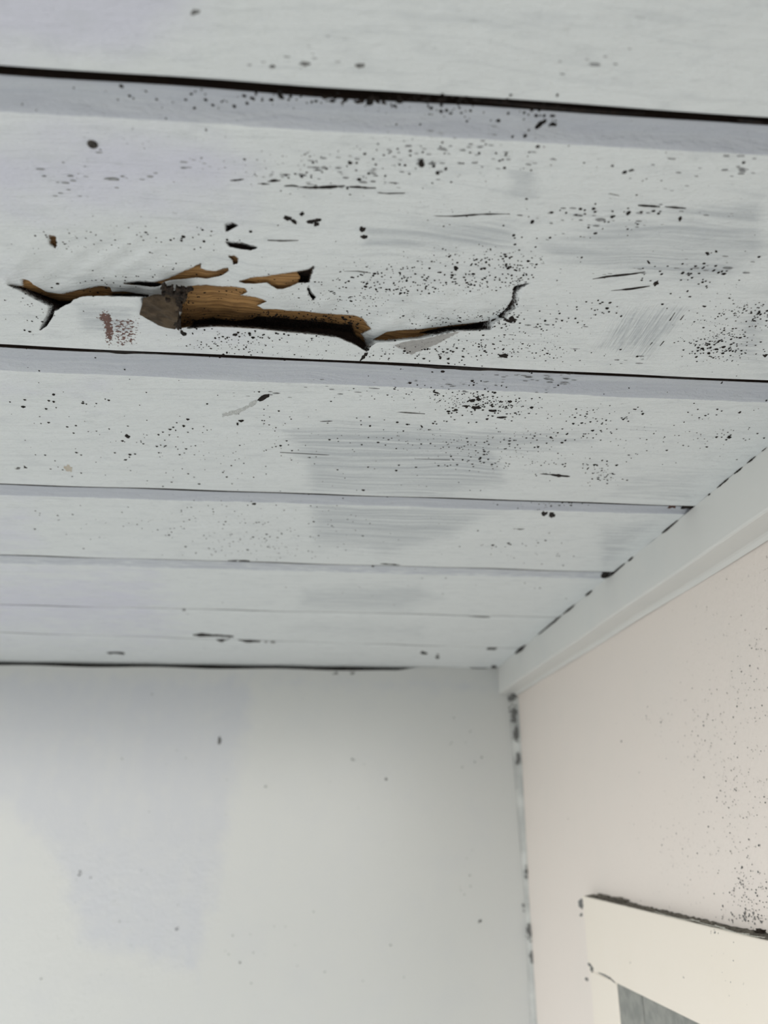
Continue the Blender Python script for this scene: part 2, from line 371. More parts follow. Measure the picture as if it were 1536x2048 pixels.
def make_board(k, ncol, nface, nstrip):
    near, st, far, rec = board_bounds(k)
    YM = (near[1]+far[1])/2
    lo, hi = (-0.075-0.40*max(near[1], 0.1), XE+0.004)
    lo = -0.42*far[1]-0.02
    hi = min(hi, 0.75*far[1]+0.02)
    xs = list(np.linspace(lo, hi, ncol))
    xs = list(np.linspace(XL, lo, 14)[:-1])+xs
    if hi < XE: xs = xs+list(np.linspace(hi, XE+0.004, 8)[1:])
    xs = np.array(xs); n = len(xs)
    sv = np.concatenate([np.linspace(0, 1, nstrip+1)[:-1], 1+np.linspace(0, 1, nface)])
    sv = np.sort(np.concatenate([sv, 2-np.array([0.012, 0.007, 0.004, 0.002])]))
    X = np.repeat(xs[None], len(sv), 0); V = np.repeat(sv[:, None], n, 1)
    a, b, c = lineY(near, xs)+wob(xs, k+5), lineY(st, xs), lineY(far, xs)+wob(xs, k+6)
    Y = np.where(V <= 1, a+(b-a)*V, b+(c-b)*(V-1))
    X, Y = X.ravel(), Y.ravel()
    z, strip = profile(k, X, Y)
    P0 = np.stack([X, Y, np.full_like(X, ZC)], 1)
    ok = Y > 0.03
    px = np.where(ok[:, None], pix(np.where(ok[:, None], P0, [0, 0.3, ZC])), -9999)
    if k == 0: dm, w, d, r, p = damage(px)
    else:
        dm = np.zeros(len(X)); w = d = r = p = np.zeros(len(X))
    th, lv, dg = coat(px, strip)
    P = P0.copy(); P[:, 0] += dm*KSH[0]; P[:, 1] += dm*KSH[1]; P[:, 2] += z+dm
    # gentle undulation of hand-painted old timber
    P[:, 2] += 0.00025*np.sin(X*61+Y*190)*np.sin(X*23-Y*70)
    m = len(sv)
    nv = np.stack([xs, a, np.full(n, ZC+TH)], 1); fv = np.stack([xs, c, np.full(n, ZC+TH)], 1)
    VV = np.concatenate([nv, P[:n]+[0, 0, 0.0003], P, P[-n:]+[0, 0, 0.0003], fv]); R = m+4
    idx = np.arange(R*n).reshape(R, n)
    q = np.stack([idx[:-1, :-1], idx[1:, :-1], idx[1:, 1:], idx[:-1, 1:]], -1).reshape(-1, 4)
    top = np.stack([idx[-1, :-1], idx[0, :-1], idx[0, 1:], idx[-1, 1:]], -1)
    q = np.concatenate([q, top])
    me = bpy.data.meshes.new('board')
    me.vertices.add(len(VV)); me.vertices.foreach_set('co', VV.astype(np.float32).ravel())
    me.loops.add(q.size); me.loops.foreach_set('vertex_index', q.astype(np.int32).ravel())
    me.polygons.add(len(q)); me.polygons.foreach_set('loop_start', np.arange(0, q.size, 4, dtype=np.int32))
    try: me.polygons.foreach_set('loop_total', np.full(len(q), 4, dtype=np.int32))
    except Exception: pass
    sf = np.ones(len(q), bool); sf[:2*(n-1)] = False; sf[-3*(n-1):] = False
    me.polygons.foreach_set('use_smooth', sf)
    me.update(calc_edges=True); me.validate()
    pad = lambda v, a0, a1: np.concatenate([np.full(2*n, a0), v, np.full(2*n, a1)])
    A = np.stack([pad(w, 0, 0), pad(d, 1, 1), pad(r, 0, 0), pad(p, 0, 0)], 1)
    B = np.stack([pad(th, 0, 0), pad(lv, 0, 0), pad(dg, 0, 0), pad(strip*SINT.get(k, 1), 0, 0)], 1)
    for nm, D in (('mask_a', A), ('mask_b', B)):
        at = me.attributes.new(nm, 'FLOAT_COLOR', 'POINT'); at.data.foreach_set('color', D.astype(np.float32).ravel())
    o = link('board', me, M_BOARD, ceiling)
    return o
BOARDS = {}
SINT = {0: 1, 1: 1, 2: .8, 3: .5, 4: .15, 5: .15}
RES = {-1: (420, 60, 6), 0: (760, 290, 36), 1: (700, 130, 24), 2: (620, 70, 14), 3: (520, 50, 10), 4: (400, 30, 6), 5: (400, 30, 6)}
BL = {-1: 'white board nearest the frame top, above the widest black joint', 0: 'white board with a long rotted pocket showing brown wood',
 1: 'white board just beyond the rotted board, with grey brush strokes and pinholes', 2: 'white board with two nail holes near the side wall',
 3: 'narrow looking white board with a lavender tinge at left', 4: 'white board second from the end wall', 5: 'white board against the end wall, with split openings'}
for k in range(-1, 6):
    BOARDS[k] = make_board(k, *RES[k]); BOARDS[k]['label'] = BL[k]
for k in range(-3, -1): BOARDS[k] = make_board(k, 60, 12, 5)

def board_of(P0):
    for k in range(5, -2, -1):
        if P0[1] >= lineY(board_bounds(k)[0], P0[0])-1e-4: return k
    return -1
def ceil_at(P):                 # photo pixels -> points on the real board surfaces, and their boards
    P = np.atleast_2d(np.array(P, float)); W0 = on_z(P); ks = np.array([board_of(w) for w in W0])
    for k in set(ks):
        m = ks == k; z, _ = profile(k, W0[m, 0], W0[m, 1]); q = W0[m]
        if k == 0:
            s = damage(P[m])[0]; q[:, 0] += s*KSH[0]; q[:, 1] += s*KSH[1]; z = z+s
        q[:, 2] += z; W0[m] = q
    return W0, ks

# ------------------------------------------------------------------ specks: pinholes and frass pellets
def domes(name, pts, rad, mat, parent, nrm=(0, 0, -1), flat=0.5, asp=1.0):
    n = Vector(nrm); t = Vector((1, 0, 0)) if abs(n.x) < 0.9 else Vector((0, 1, 0))
    t = (t-n*t.dot(n)).normalized(); b = n.cross(t)
    t, b, nn = np.array(t), np.array(b), np.array(n)
    V, Fc = [], []
    for p, r in zip(pts, rad):
        a0 = random.random()*6.28; i = len(V); sx = random.uniform(0.8, 1.35)*asp; sy = random.uniform(0.75, 1.1)
        for j in range(6):
            a = a0+j*1.0472; rr = r*random.uniform(0.75, 1.15)
            V.append(p+t*(rr*math.cos(a)*sx)+b*(rr*math.sin(a)*sy)-nn*r*0.15)
        V.append(p+nn*r*flat)
        for j in range(6): Fc.append((i+j, i+(j+1) % 6, i+6))
    return from_py(name, V, Fc, mat, parent)
CL = [ # cx, cy, sx, sy, count, size(px)
 (640,700,130,14,110,2.0),(900,700,110,22,90,2.0),(820,560,110,30,130,1.9),(960,590,50,35,90,2.0),(700,520,60,12,45,2.2),(830,505,90,10,50,2.0),
 (1020,590,12,30,45,2.2),(560,600,70,14,25,1.8),(300,470,120,25,40,1.9),(130,500,70,40,40,1.9),(60,620,40,40,18,1.9),(1150,640,70,50,60,1.8),
 (1080,690,60,30,60,1.8),(1440,690,45,40,130,1.8),(1500,620,30,25,60,1.9),(1420,670,40,20,50,1.7),(1400,560,90,40,35,2.3),(1330,450,120,80,25,2.3),
 (1150,420,100,60,30,2.2),(780,300,240,35,70,2.0),(950,400,80,40,30,2.0),(620,330,120,40,40,1.8),(430,690,60,12,40,1.8),(270,560,100,25,25,1.8),
 (850,610,140,35,90,1.8),(700,590,70,40,30,1.8),(560,560,60,30,16,1.8),(930,640,70,15,40,1.8),(1000,520,50,15,45,1.9),(1040,560,15,10,15,1.9),
 (860,235,60,14,22,3.0),(660,215,130,12,45,2.6),(900,205,120,8,40,2.6),(1080,250,40,18,14,3.0),(300,215,160,20,20,1.8),
 (200,820,140,50,40,1.9),(360,900,160,50,90,1.8),(520,870,70,60,45,1.9),(700,920,140,60,50,1.8),(940,800,60,14,130,1.9),(1020,815,50,12,60,1.7),
 (900,875,120,20,90,1.8),(1000,920,100,25,110,1.7),(1200,830,60,30,50,1.7),(1210,950,30,14,60,1.6),(1250,870,90,40,50,1.6),(1440,860,60,30,60,1.6),
 (1100,880,80,40,50,1.6),(800,790,90,20,25,1.7),
 (450,1050,120,35,90,1.5),(560,1090,70,20,50,1.5),(250,1040,140,25,30,1.5),(700,1060,80,25,20,1.4),(1050,1090,60,25,30,1.5),(1080,1015,60,6,20,1.6),
 (500,1110,100,8,20,1.4),(760,1180,200,30,14,1.5)]
sx, sr = [], []
for cx, cy, ax, ay, n, s in CL:
    q = rng.normal(0, 1, (int(n*(1.8 if 480 < cy < 760 else 1.4)), 2))*[ax, ay]*0.85+[cx, cy]
    n = len(q); r = s*rng.lognormal(0, 0.32, n)*(0.98 if 480 < cy < 760 else 1.15)
    sx.append(q); sr.append(r)
sx = np.concatenate(sx); sr = np.concatenate(sr)
m = (sx[:, 0] > -20) & (sx[:, 0] < 1560) & (sx[:, 1] > 5) & (sx[:, 1] < 1310)
sx, sr = sx[m], sr[m]
W0, ks = ceil_at(sx); keep = W0[:, 0] < XE-0.002
for k in range(-1, 6):
    m = keep & (ks == k)
    if m.sum() == 0: continue
    p = W0[m]; dist = np.linalg.norm(p-O, axis=1)
    o = domes('pinholes', list(p), list(sr[m]*dist/F*1.1), M_BLACK, BOARDS[k], flat=0.5, asp=0.85)
    o['kind'] = 'stuff'; o['label'] = 'tiny black pinholes and specks scattered over the board'
# heaps of pellets in the rot pocket
q = []
for poly, n in ((DARKS['d1'], 420), (DARKS['d3'], 60), (DARKS['d2'], 50), (DARKS['d4'], 60)):
    a = np.array(poly, float); t = rng.random((n*6, 2))*(a.max(0)-a.min(0)+[0, 10])+a.min(0)-[0, 5]
    t = t[psdf(t, poly) > (3 if poly is DARKS['d4'] else 0)][:n]; q.append(t)
t = rng.random((160, 2))*[360, 90]+[365, 570]; t = t[psdf(t, HOLES['C1']) > 2]; q.append(t)
t = rng.normal(0, 1, (70, 2))*[6, 22]+[366, 615]; q.append(t)
xx = rng.uniform(372, 712, 150); yy = np.interp(xx, [372, 420, 470, 515, 560, 640, 712], [642, 638, 645, 634, 637, 646, 651])-np.abs(rng.normal(0, 6, 150)); q.append(np.stack([xx, yy], 1))
xx = rng.uniform(380, 740, 60); yy = rng.uniform(652, 668, 60)+np.interp(xx, [380, 740], [0, 28]); q.append(np.stack([xx, yy], 1))
q = np.concatenate(q); W0, ks = ceil_at(q)
m = ks == 0
o = domes('frass_pellets', list(W0[m]), list(rng.lognormal(0, 0.3, m.sum())*1.9*np.linalg.norm(W0[m]-O, axis=1)/F), M_BLACK, BOARDS[0], flat=0.9)
o['kind'] = 'stuff'; o['label'] = 'black termite pellets heaped in the rotted pocket'

# ------------------------------------------------------------------ cracks, chips, nails
def crack(poly, wpx, mat=M_BLACK, name='crack', surf=None, nrm=(0, 0, -1), parent=None, lift=0.00006):
    P = np.array(poly, float); t = np.linspace(0, 1, max(8, len(P)*3))
    seg = np.r_[0, np.cumsum(np.hypot(*np.diff(P, axis=0).T))]; seg /= seg[-1]
    L = np.stack([np.interp(t, seg, P[:, 0]), np.interp(t, seg, P[:, 1])], 1)
    tg = np.gradient(L, axis=0); tg /= np.maximum(np.hypot(*tg.T)[:, None], 1e-6); nm = np.stack([-tg[:, 1], tg[:, 0]], 1)
    w = wpx*0.5*np.sin(np.pi*np.clip(t, 0.03, 0.97))**0.6*(0.55+0.9*rng.random(len(t)))
    a, b = L+nm*w[:, None], L-nm*w[:, None]
    if surf is None:
        A, k1 = ceil_at(a); B, _ = ceil_at(b); parent = BOARDS[int(np.bincount(k1+1).argmax())-1]
    else: A, B = surf(a), surf(b)
    n = np.array(nrm)*lift
    V = list(A+n)+list(B+n)+list(A-n*6)+list(B-n*6); m = len(L); Fc = []
    for i in range(m-1):
        Fc += [(i, i+1, m+i+1, m+i), (2*m+i+1, 2*m+i, i, i+1)[::-1], (m+i, m+i+1, 3*m+i+1, 3*m+i)]
    return from_py(name, V, Fc, mat, parent)
def chip(c, rx, ry, rot=0, mat=M_BLACK, name='chip', surf=None, nrm=(0, 0, -1), parent=None, n=14, rough=0.3, lift=0.00012):
    a = np.linspace(0, 2*math.pi, n, endpoint=False); rr = 1+rough*rng.uniform(-1, 1, n)
    x, y = rx*rr*np.cos(a), ry*rr*np.sin(a); cr, sn = math.cos(rot), math.sin(rot)
    L = np.stack([c[0]+x*cr-y*sn, c[1]+x*sn+y*cr], 1); L = np.vstack([L, c])
    if surf is None:
        A, k1 = ceil_at(L); parent = BOARDS[int(k1[-1])]
    else: A = surf(L)
    nn = np.array(nrm); A = A.copy(); top = A+nn*lift*0.3; top[-1] = A[-1]+nn*lift
    V = list(top)+list(A[:-1]-nn*lift*2); Fc = []
    for i in range(n):
        j = (i+1) % n; Fc += [(i, j, n), (i, n+1+i, n+1+j, j)]
    return from_py(name, V, Fc, mat, parent)
for poly, w in [
 ([(460,361),(475,360),(488,358)], 4), ([(535,363),(548,361),(562,361)], 4), ([(515,367),(540,368)], 3), ([(568,372),(585,371),(598,373)], 3.5),
 ([(598,374),(620,375),(640,375),(660,374),(690,372)], 5), ([(692,374),(715,374),(735,376),(752,376)], 3.5), ([(755,385),(775,387),(800,386),(820,387)], 3),
 ([(412,377),(440,379),(465,381)], 2.5), ([(535,481),(565,482),(597,481)], 2), ([(838,428),(866,430),(885,432),(910,432),(935,430),(970,428),(1020,428)], 3),
 ([(688,542),(715,542),(742,546)], 2), ([(1276,411),(1292,412),(1320,414)], 3), ([(1330,414),(1372,417)], 2.5), ([(1180,378),(1200,382),(1240,392)], 2),
 ([(1185,558),(1215,553),(1265,548),(1290,544)], 3), ([(1222,581),(1260,578),(1300,572)], 3), ([(1294,520),(1300,528)], 4), ([(1166,683),(1190,685),(1222,685)], 3),
 ([(1140,697),(1160,697)], 3), ([(1300,690),(1330,655),(1350,625)], 3), ([(1320,692),(1345,660),(1368,630)], 3),
 ([(720,722),(727,714),(738,700)], 6),
 ([(768,822),(800,824),(850,828)], 2), ([(640,843),(665,842)], 1.5), ([(1095,948),(1115,951),(1140,953)], 5), ([(1070,946),(1100,949)], 3),
 ([(620,817),(645,820),(690,824),(760,827)], 2), ([(560,905),(700,912),(900,920)], 1.2),
 ([(1022,1055),(1035,1056),(1050,1057)], 5), ([(760,1127),(800,1130)], 2.5), ([(456,1121),(500,1122)], 3),
 ([(386,1270),(405,1270),(430,1272),(450,1273),(468,1273)], 8), ([(430,1279),(445,1280),(460,1277)], 6), ([(476,1281),(500,1284),(525,1285),(536,1284)], 7), ([(538,1286),(551,1285)], 5),
 ([(395,1298),(428,1298)], 4), ([(0,1272),(48,1271)], 3), ([(530,1222),(560,1223)], 3), ([(900,1232),(980,1236)], 2.5),
 ([(950,205),(1040,214),(1140,224),(1270,232),(1290,230)], 5), ([(1475,244),(1536,252)], 7), ([(825,735),(900,739),(960,741),(1010,743)], 6),
 ([(180,704),(250,708),(320,710)], 5), ([(1320,756),(1400,760)], 3), ([(60,562),(75,556)], 3)]:
    crack(poly, w, M_GREYMARK if w == 2 else M_BLACK)
for c, rx, ry, rot in [((575,437),9,4,.3),((588,444),7,3,.6),((622,444),10,4,-.2),((635,441),9,3,-.15),((632,449),5,4,0),((604,428),4.5,4,0),
 ((908,395),6,5,0),((842,327),6,7,0),((1070,368),6,9,.2),((1069,379),4,6,0),((725,459),6,5,0),((729,474),8,5,0),((728,487),6,2,0),((527,516),4,7,.8),
 ((1312,567),6,4,-.6),((1248,345),8,4,-.3),((1262,341),6,2.5,-.2),((1208,505),7,4,0),((1414,505),6,5,.6),((1432,501),4,4,0),((1350,501),4,3,0),((1360,438),4,4,0),
 ((1530,713),7,5,0),((1380,593),4,2,0),((390,418),3,4,0),((700,326),4,3,0),((1008,712),9,4,0),((1020,640),11,6,0),((995,642),5,4,0),((912,537),4,4,0),((368,668),7,4,.4),
 ((526,796),12,4,-.4),((530,793),8,3,-.2),((255,873),5,4,.5),((508,1008),4,2,0),((187,842),2.5,2.5,0),((107,789),3,2,0),((48,931),8,4,.5),((251,920),5,2,0),
 ((905,785),2,1,0),((945,801),6,3,0),((957,799),5,3,0),((952,815),10,3,.1),((932,812),6,2,0),((1003,835),10,2,0),((1020,803),6,2,0),((986,822),8,2,0),((1072,807),5,1.5,0),
 ((1140,804),5,4,0),((1156,803),10,3,-.15),((1155,811),5,3,-.3),((912,820),4,2,0),((872,785),7,1.5,.3),
 ((865,232),7,4,0),((868,240),6,4,0),((835,241),6,5,0),((902,245),8,4,.2),((1084,265),12,4,-.5),((1108,267),8,4,0),((1074,250),4,3,0),((1270,265),5,4,0),((998,260),5,3,0),((942,240),4,3,0),
 ((560,192),5,9,.1),((512,190),3,6,0),((720,208),9,4,0),((740,212),7,3,0),((690,205),6,4,0),((800,207),7,4,0),((852,205),6,4,0),((880,204),5,3,0),((650,200),5,3,0),
 ((1090,1026),6,6,0),((1104,1030),5.5,6,0),((370,1222),6,4,.4),((224,1304),14,4,.05),((240,1306),9,3,.1),((374,1225),5,3,0),((848,1306),8,3,.1),((875,1313),5,5,0),
 ((985,1297),12,4,-.1),((1374,1019),12,5,-.3),((1380,1016),8,3,0),((1211,1153),9,6,0),((1217,1149),7,3,-.6),((962,1341),12,3,-.1),((988,1335),6,6,.6),((975,67),7,6,0),((390,24),9,5,-.2),((610,128),10,4,0),((545,133),6,3,0),((720,131),12,5,0)]:
    dark = c[1] > 150
    chip(c, rx, ry, rot, M_BLACK if dark else M_GREYMARK)
chip((137,937), 8, 6, .5, plain('beige_chip', srgb(168, 160, 146), srgb(188, 182, 170)), 'chip')
chip((36,934), 11, 4, 0, M_GREYMARK); chip((30,934), 6, 4, 0, M_CAULK)
for x, y, rx, ry in [(505,808,10,4),(490,816,10,4),(478,822,12,4),(462,826,10,5),(450,829,7,4)]: chip((x, y), rx, ry, -.5, plain('scuff', srgb(160,164,164), srgb(196,200,200), 1500), 'scuff', lift=0.00006)

chip((1345, 1017), 9, 3.5, 0, plain('rust_brown', srgb(60, 34, 28), srgb(96, 60, 48)), 'chip')
WALL_SCUFF = chip((439, 1482), 3, 9, 0.12, M_GREYMARK, 'scuff', lambda L: on_y(L, YB-0.0001), (0, -1, 0), None)
# ragged black crumbs along the two widest joints
for k, a, b, n in ((0, 480, 960, 60), (0, 960, 1330, 16), (0, 60, 480, 8), (1, 820, 1240, 18), (1, 100, 420, 10)):
    ja = np.array(JOINT_PX[k], float); x = rng.uniform(a, b, n); y = np.interp(x, ja[:, 0], ja[:, 1])+(14 if k == 0 else 4)+np.abs(rng.normal(0, 1, n))*(7 if k == 0 else 3)
    p, kk = ceil_at(np.stack([x, y], 1)); m = kk == k
    o = domes('joint_crumbs', list(p[m]), list(rng.lognormal(0, .4, m.sum())*2.6*np.linalg.norm(p[m]-O, axis=1)/F), M_BLACK, BOARDS[k], flat=0.3, asp=1.3); o['kind'] = 'stuff'
# shallow nicks in the rough paint
q = np.concatenate([rng.uniform(-1, 1, (n, 2))*[ax, ay]+[cx, cy] for cx, cy, ax, ay, n in ((720,330,360,65,190),(1270,430,250,120,170),(300,330,280,65,70),(600,105,300,35,36),(1050,100,220,50,26),(1150,690,160,45,60),(760,780,300,16,50),(990,770,160,18,60))])
p, kk = ceil_at(q)
for k in (-1, 0, 1):
    m = kk == k; o = domes('nicks', list(p[m]), list(rng.lognormal(0, .4, m.sum())*1.5*np.linalg.norm(p[m]-O, axis=1)/F), M_NICK, BOARDS[k], flat=0.12, asp=3.0); o['kind'] = 'stuff'
    o['label'] = 'short shallow grey nicks in the paint'

# nail head with a rim, in the rotted board
def nail(c, rpx):
    A, k = ceil_at([c]); p = A[0]; r = rpx*np.linalg.norm(p-O)/F
    bm = bmesh.new()
    prof = [(1.0, 0.0002), (1.0, -0.0002), (0.82, -0.0005), (0.35, -0.0004), (0.12, -0.0001)]; N = 20; rings = []
    for a, z in prof: rings.append([bm.verts.new((p[0]+r*a*math.cos(i*2*math.pi/N), p[1]+r*a*math.sin(i*2*math.pi/N), p[2]+z)) for i in range(N)])
    for A1, B1 in zip(rings, rings[1:]):
        for i in range(N): bm.faces.new((A1[i], A1[(i+1) % N], B1[(i+1) % N], B1[i]))
    bm.faces.new(rings[-1]); me = bpy.data.meshes.new('nail_head'); bm.to_mesh(me); bm.free()
    o = link('nail_head', me, M_NAIL, BOARDS[int(k[0])]); o['label'] = 'dark round nail head sunk in the paint'
nail((185, 288), 9)

# peeled flake hanging at the left end of the rot pocket: brown back turned to the room
def flake(poly, offs, mat, name, label, thick=0.0006):
    bm = bmesh.new(); P = np.array(poly, float)
    pts = [on_z([p], H-o)[0] for p, o in zip(poly, offs)]
    vs = [bm.verts.new(v) for v in pts]; f = bm.faces.new(vs)
    bmesh.ops.triangulate(bm, faces=[f]); bmesh.ops.subdivide_edges(bm, edges=bm.edges[:], cuts=3, use_grid_fill=True)
    for v in bm.verts:
        v.co.z += 0.0005*math.sin(v.co.x*900)*math.sin(v.co.y*700+1)
    bmesh.ops.recalc_face_normals(bm, faces=bm.faces[:])
    bmesh.ops.solidify(bm, geom=bm.faces[:], thickness=thick)
    me = bpy.data.meshes.new(name); bm.to_mesh(me); bm.free()
    o = link(name, me, mat, BOARDS[0]); o['label'] = label
flake([(287,596),(297,591),(308,589),(323,591),(331,579),(340,583),(352,582),(367,573),(375,580),(374,592),(368,603),(360,608),(357,628),(351,656),(335,653),(318,649),(301,638),(279,628)],
      [0.0006,0.0006,0.0006,0.0004,0.0002,0.0004,0.0002,-0.0006,-0.001,-0.0004,0.0,0.0008,0.0018,0.0012,0.0010,0.0008,0.0006,0.0008], M_BROWN, 'paint_flake', 'brown curled flake peeled over the end of the rot')

for c, rx, ry, rot in [((float(rng.uniform(325, 380)), float(rng.uniform(574, 602))), float(rng.uniform(3, 9)), float(rng.uniform(3, 7)), float(rng.uniform(-1, 1))) for _ in range(16)]+[((float(rng.normal(357, 3)), y), float(rng.uniform(3, 6)), float(rng.uniform(4, 8)), 0.1) for y in range(604, 656, 7)]:
    chip(c, rx, ry, rot, M_CRUMB, 'dirt_crust', lambda L: on_z(L, H-0.0018), (0, 0, -1), BOARDS[0], n=18, rough=.45, lift=0.0004)

# ------------------------------------------------------------------ walls
def wall_grid(name, axis, pos, u0, u1, v0, v1, nu, nv, mat, maskf, away):
    us, vs_ = np.array(u0), np.array(v0)
    U, V = np.meshgrid(us, vs_); U, V = U.ravel(), V.ravel()
    P = np.stack([U, np.full_like(U, pos), V], 1) if axis == 'y' else np.stack([np.full_like(U, pos), U, V], 1)
    inf = ((P-O)@BF) > 0.05
    px = np.where(inf[:, None], pix(np.where(inf[:, None], P, [0, 0.5, CZ])), -9999)
    a, b, d = maskf(px, P)
    n, m = len(us), len(vs_)
    Q = P.copy(); Q[:, 1 if axis == 'y' else 0] += away
    idx = np.arange(n*m).reshape(m, n); q = np.stack([idx[:-1, :-1], idx[:-1, 1:], idx[1:, 1:], idx[1:, :-1]], -1).reshape(-1, 4)
    k = n*m; edge = list(idx[0, :])+list(idx[1:, -1])+list(idx[-1, ::-1][1:])+list(idx[::-1, 0][1:])
    Vv = list(P)+[Q[i] for i in edge[:-1]]; E = len(edge)-1; Fc = [tuple(f) for f in q]
    for i in range(E):
        j = (i+1) % E; Fc.append((edge[i], edge[j], k+j, k+i))
    Fc.append(tuple(k+i for i in range(E)))
    o = from_py(name, Vv, Fc, mat)
    D = np.zeros((len(Vv), 4)); D[:k, 0] = a; D[:k, 1] = b; D[:k, 2] = d; D[:, 3] = 1
    at = o.data.attributes.new('mask_b', 'FLOAT_COLOR', 'POINT'); at.data.foreach_set('color', D.astype(np.float32).ravel())
    return o
def m_back(px, P):
    a = 0.65*np.clip(0.5+psdf(px, [(-900,1330),(520,1335),(520,1420),(480,1640),(435,1850),(400,1960),(150,1900),(90,1700),(-40,1600),(-900,1560)])/90, 0, 1)
    a = np.maximum(a, 0.5*np.clip(0.5+psdf(px, [(500,1340),(1030,1345),(1030,1400),(960,1400),(500,1390)])/60, 0, 1))
    b = np.maximum(0.5*sm((px[:, 1]-1700)/250)*sm((520-px[:, 0])/400)*(px[:, 1] > 0), 0.0)
    b = np.maximum(b, 0.55*np.clip(0.5+psdf(px, [(60,1620),(470,1640),(430,1850),(390,1990),(60,1960),(90,1800)])/60, 0, 1))
    return a, b, np.zeros(len(px))
gu = np.concatenate([np.linspace(XL, -0.4, 10)[:-1], np.linspace(-0.4, XW, 200)])
gv = np.concatenate([np.linspace(0, CZ-0.2, 10)[:-1], np.linspace(CZ-0.2, ZC-0.006, 150), [ZC]])
joint_backing = box('joint_backing', (XL, YB+0.0125, ZC-0.02), (XW+0.02, YB+0.0195, ZC+TH+0.0005), M_BACKING, ceiling)  # added dark strip behind the wall-top slot, keeps the open joint black
wb = wall_grid('wall_back', 'y', YB, gu, 0, gv, 0, 0, 0, M_BACKWALL, m_back, 0.02)
xs0 = on_y([(845, 1334)], YB)[0, 0]; sx1 = on_y([(940, 1338)], YB)[0, 0]; sx2 = on_y([(975, 1338)], YB)[0, 0]
for v in wb.data.vertices:      # the sheet stops short of the boards: an open black joint, filled near the corner
    if v.co.z > ZC-0.0001:
        x = v.co.x; g = 0.0046*(1-sm((x-xs0+0.03)/0.03))+0.0012*(abs(x-(sx1+sx2)/2) < (sx2-sx1)/2)
        v.co.z = ZC-0.00005-float(g)*(1+0.12*math.sin(x*50))
tag(wb, 'smooth white end wall below the board ceiling', 'wall', 'structure')
WALL_SCUFF.parent = wb
def m_right(px, P):
    a = np.zeros(len(px)); b = sm((px[:, 0]-1180)/330)*np.where(px[:, 0] > -900, 1, 0)
    b = np.where(P[:, 1] < 0.3, 1, b); return a, b, np.zeros(len(px))
gu = np.concatenate([np.linspace(-0.27, 0.25, 8)[:-1], np.linspace(0.25, YB, 140)])
gv = np.concatenate([np.linspace(0, CZ-0.16, 10)[:-1], np.linspace(CZ-0.16, ZC+TH, 100)])
wr = wall_grid('wall_right', 'x', XW, gu, 0, gv, 0, 0, 0, M_RIGHTWALL, m_right, 0.02)
tag(wr, 'cream stippled side wall above the window casing', 'wall', 'structure')

# ceiling trim on the side wall: face + soffit, slightly rounded
def extrude(name, prof, ya, yb, n, mat, jit=0.0):
    V, Fc = [], []; ys = np.linspace(ya, yb, n); m = len(prof)
    for i, y in enumerate(ys):
        for x, z in prof: V.append((x+jit*math.sin(y*40+z*9), y, z+jit*math.sin(y*27)))
    for i in range(n-1):
        for j in range(m):
            k = (j+1) % m; Fc.append((i*m+j, i*m+k, (i+1)*m+k, (i+1)*m+j))
    Fc.append(tuple(range(m))); Fc.append(tuple((n-1)*m+j for j in range(m-1, -1, -1)))
    return from_py(name, V, Fc, mat)
zt = CZ+ZT
tr = extrude('trim_1', [(XW-0.0005, ZC), (XE, ZC), (XE, zt+0.0012), (XE+0.0004, zt+0.0004), (XE+0.0012, zt), (XW-0.004, zt), (XW-0.0025, zt-0.0006), (XW-0.0005, zt-0.0022)], -0.25, YB-0.0004, 90, M_TRIM, 0.0002)
zero_mask(tr)
tag(tr, 'white painted batten trim running along the ceiling and side wall', 'trim', 'structure')
# open stretches of the caulked joint between trim and boards
sE = lambda L: on_z(L, H-0.0001)
for a, b, w in [((1528,893),(1518,902),3),((1510,912),(1496,926),4),((1487,933),(1470,947),5),((1458,956),(1436,975),5),((1422,986),(1418,990),5),
                ((1358,1040),(1328,1066),5),((1268,1113),(1258,1121),6),((1251,1126),(1218,1154),6),((1184,1180),(1172,1191),6),((1150,1209),(1126,1228),5),((1124,1230),(1078,1268),6),((1052,1289),(1028,1306),9)]:
    A = on_z([a, b]); y0, y1 = sorted((A[0, 1], A[1, 1])); ww = w*np.linalg.norm(A[0]-O)/F
    n = 8; ys = np.linspace(y0, y1, n); hw = ww*np.sin(np.pi*np.linspace(.06, .94, n))**.5*(0.7+0.5*rng.random(n))
    V = [(XE-0.0002-h_*0.35, y, ZC-0.0001) for y, h_ in zip(ys, hw)]+[(XE-0.0003, y, ZC-0.0001-h_*0.55) for y, h_ in zip(ys, hw)]+[(XE+0.0003, y, ZC+0.0003) for y in ys]
    Fc = []
    for i in range(n-1): Fc += [(i, i+1, n+i+1, n+i), (n+i, n+i+1, 2*n+i+1, 2*n+i), (2*n+i, 2*n+i+1, i+1, i)]
    from_py('open_joint', V, Fc, M_BLACK, tr)

# caulk bead in the corner of the two walls
def bead(name, r, z0, z1, mat):
    V, Fc = [], []; n, m = 60, 7
    for i, z in enumerate(np.linspace(z0, z1, n)):
        rr = r*(1+0.18*math.sin(i*0.9)+0.1*math.sin(i*2.3)+0.6*max(0, (z-(CZ-0.05))/0.17))
        for j in range(m):
            a = math.pi/2*j/(m-1); V.append((XW-rr+rr*math.sin(a)-0.0001, YB-rr+rr*math.cos(a)-0.0001, z))
        V.append((XW-0.0001, YB-0.0001, z))
    m += 1
    for i in range(n-1):
        for j in range(m):
            k = (j+1) % m; Fc.append((i*m+j, i*m+k, (i+1)*m+k, (i+1)*m+j))
    return from_py(name, V, Fc, mat, None, True)
bd = bead('trim_2', 0.0048, 0.02, CZ+0.8*H, M_CAULK)
tag(bd, 'lumpy painted caulk bead down the corner of the two walls', 'caulk bead', 'structure')
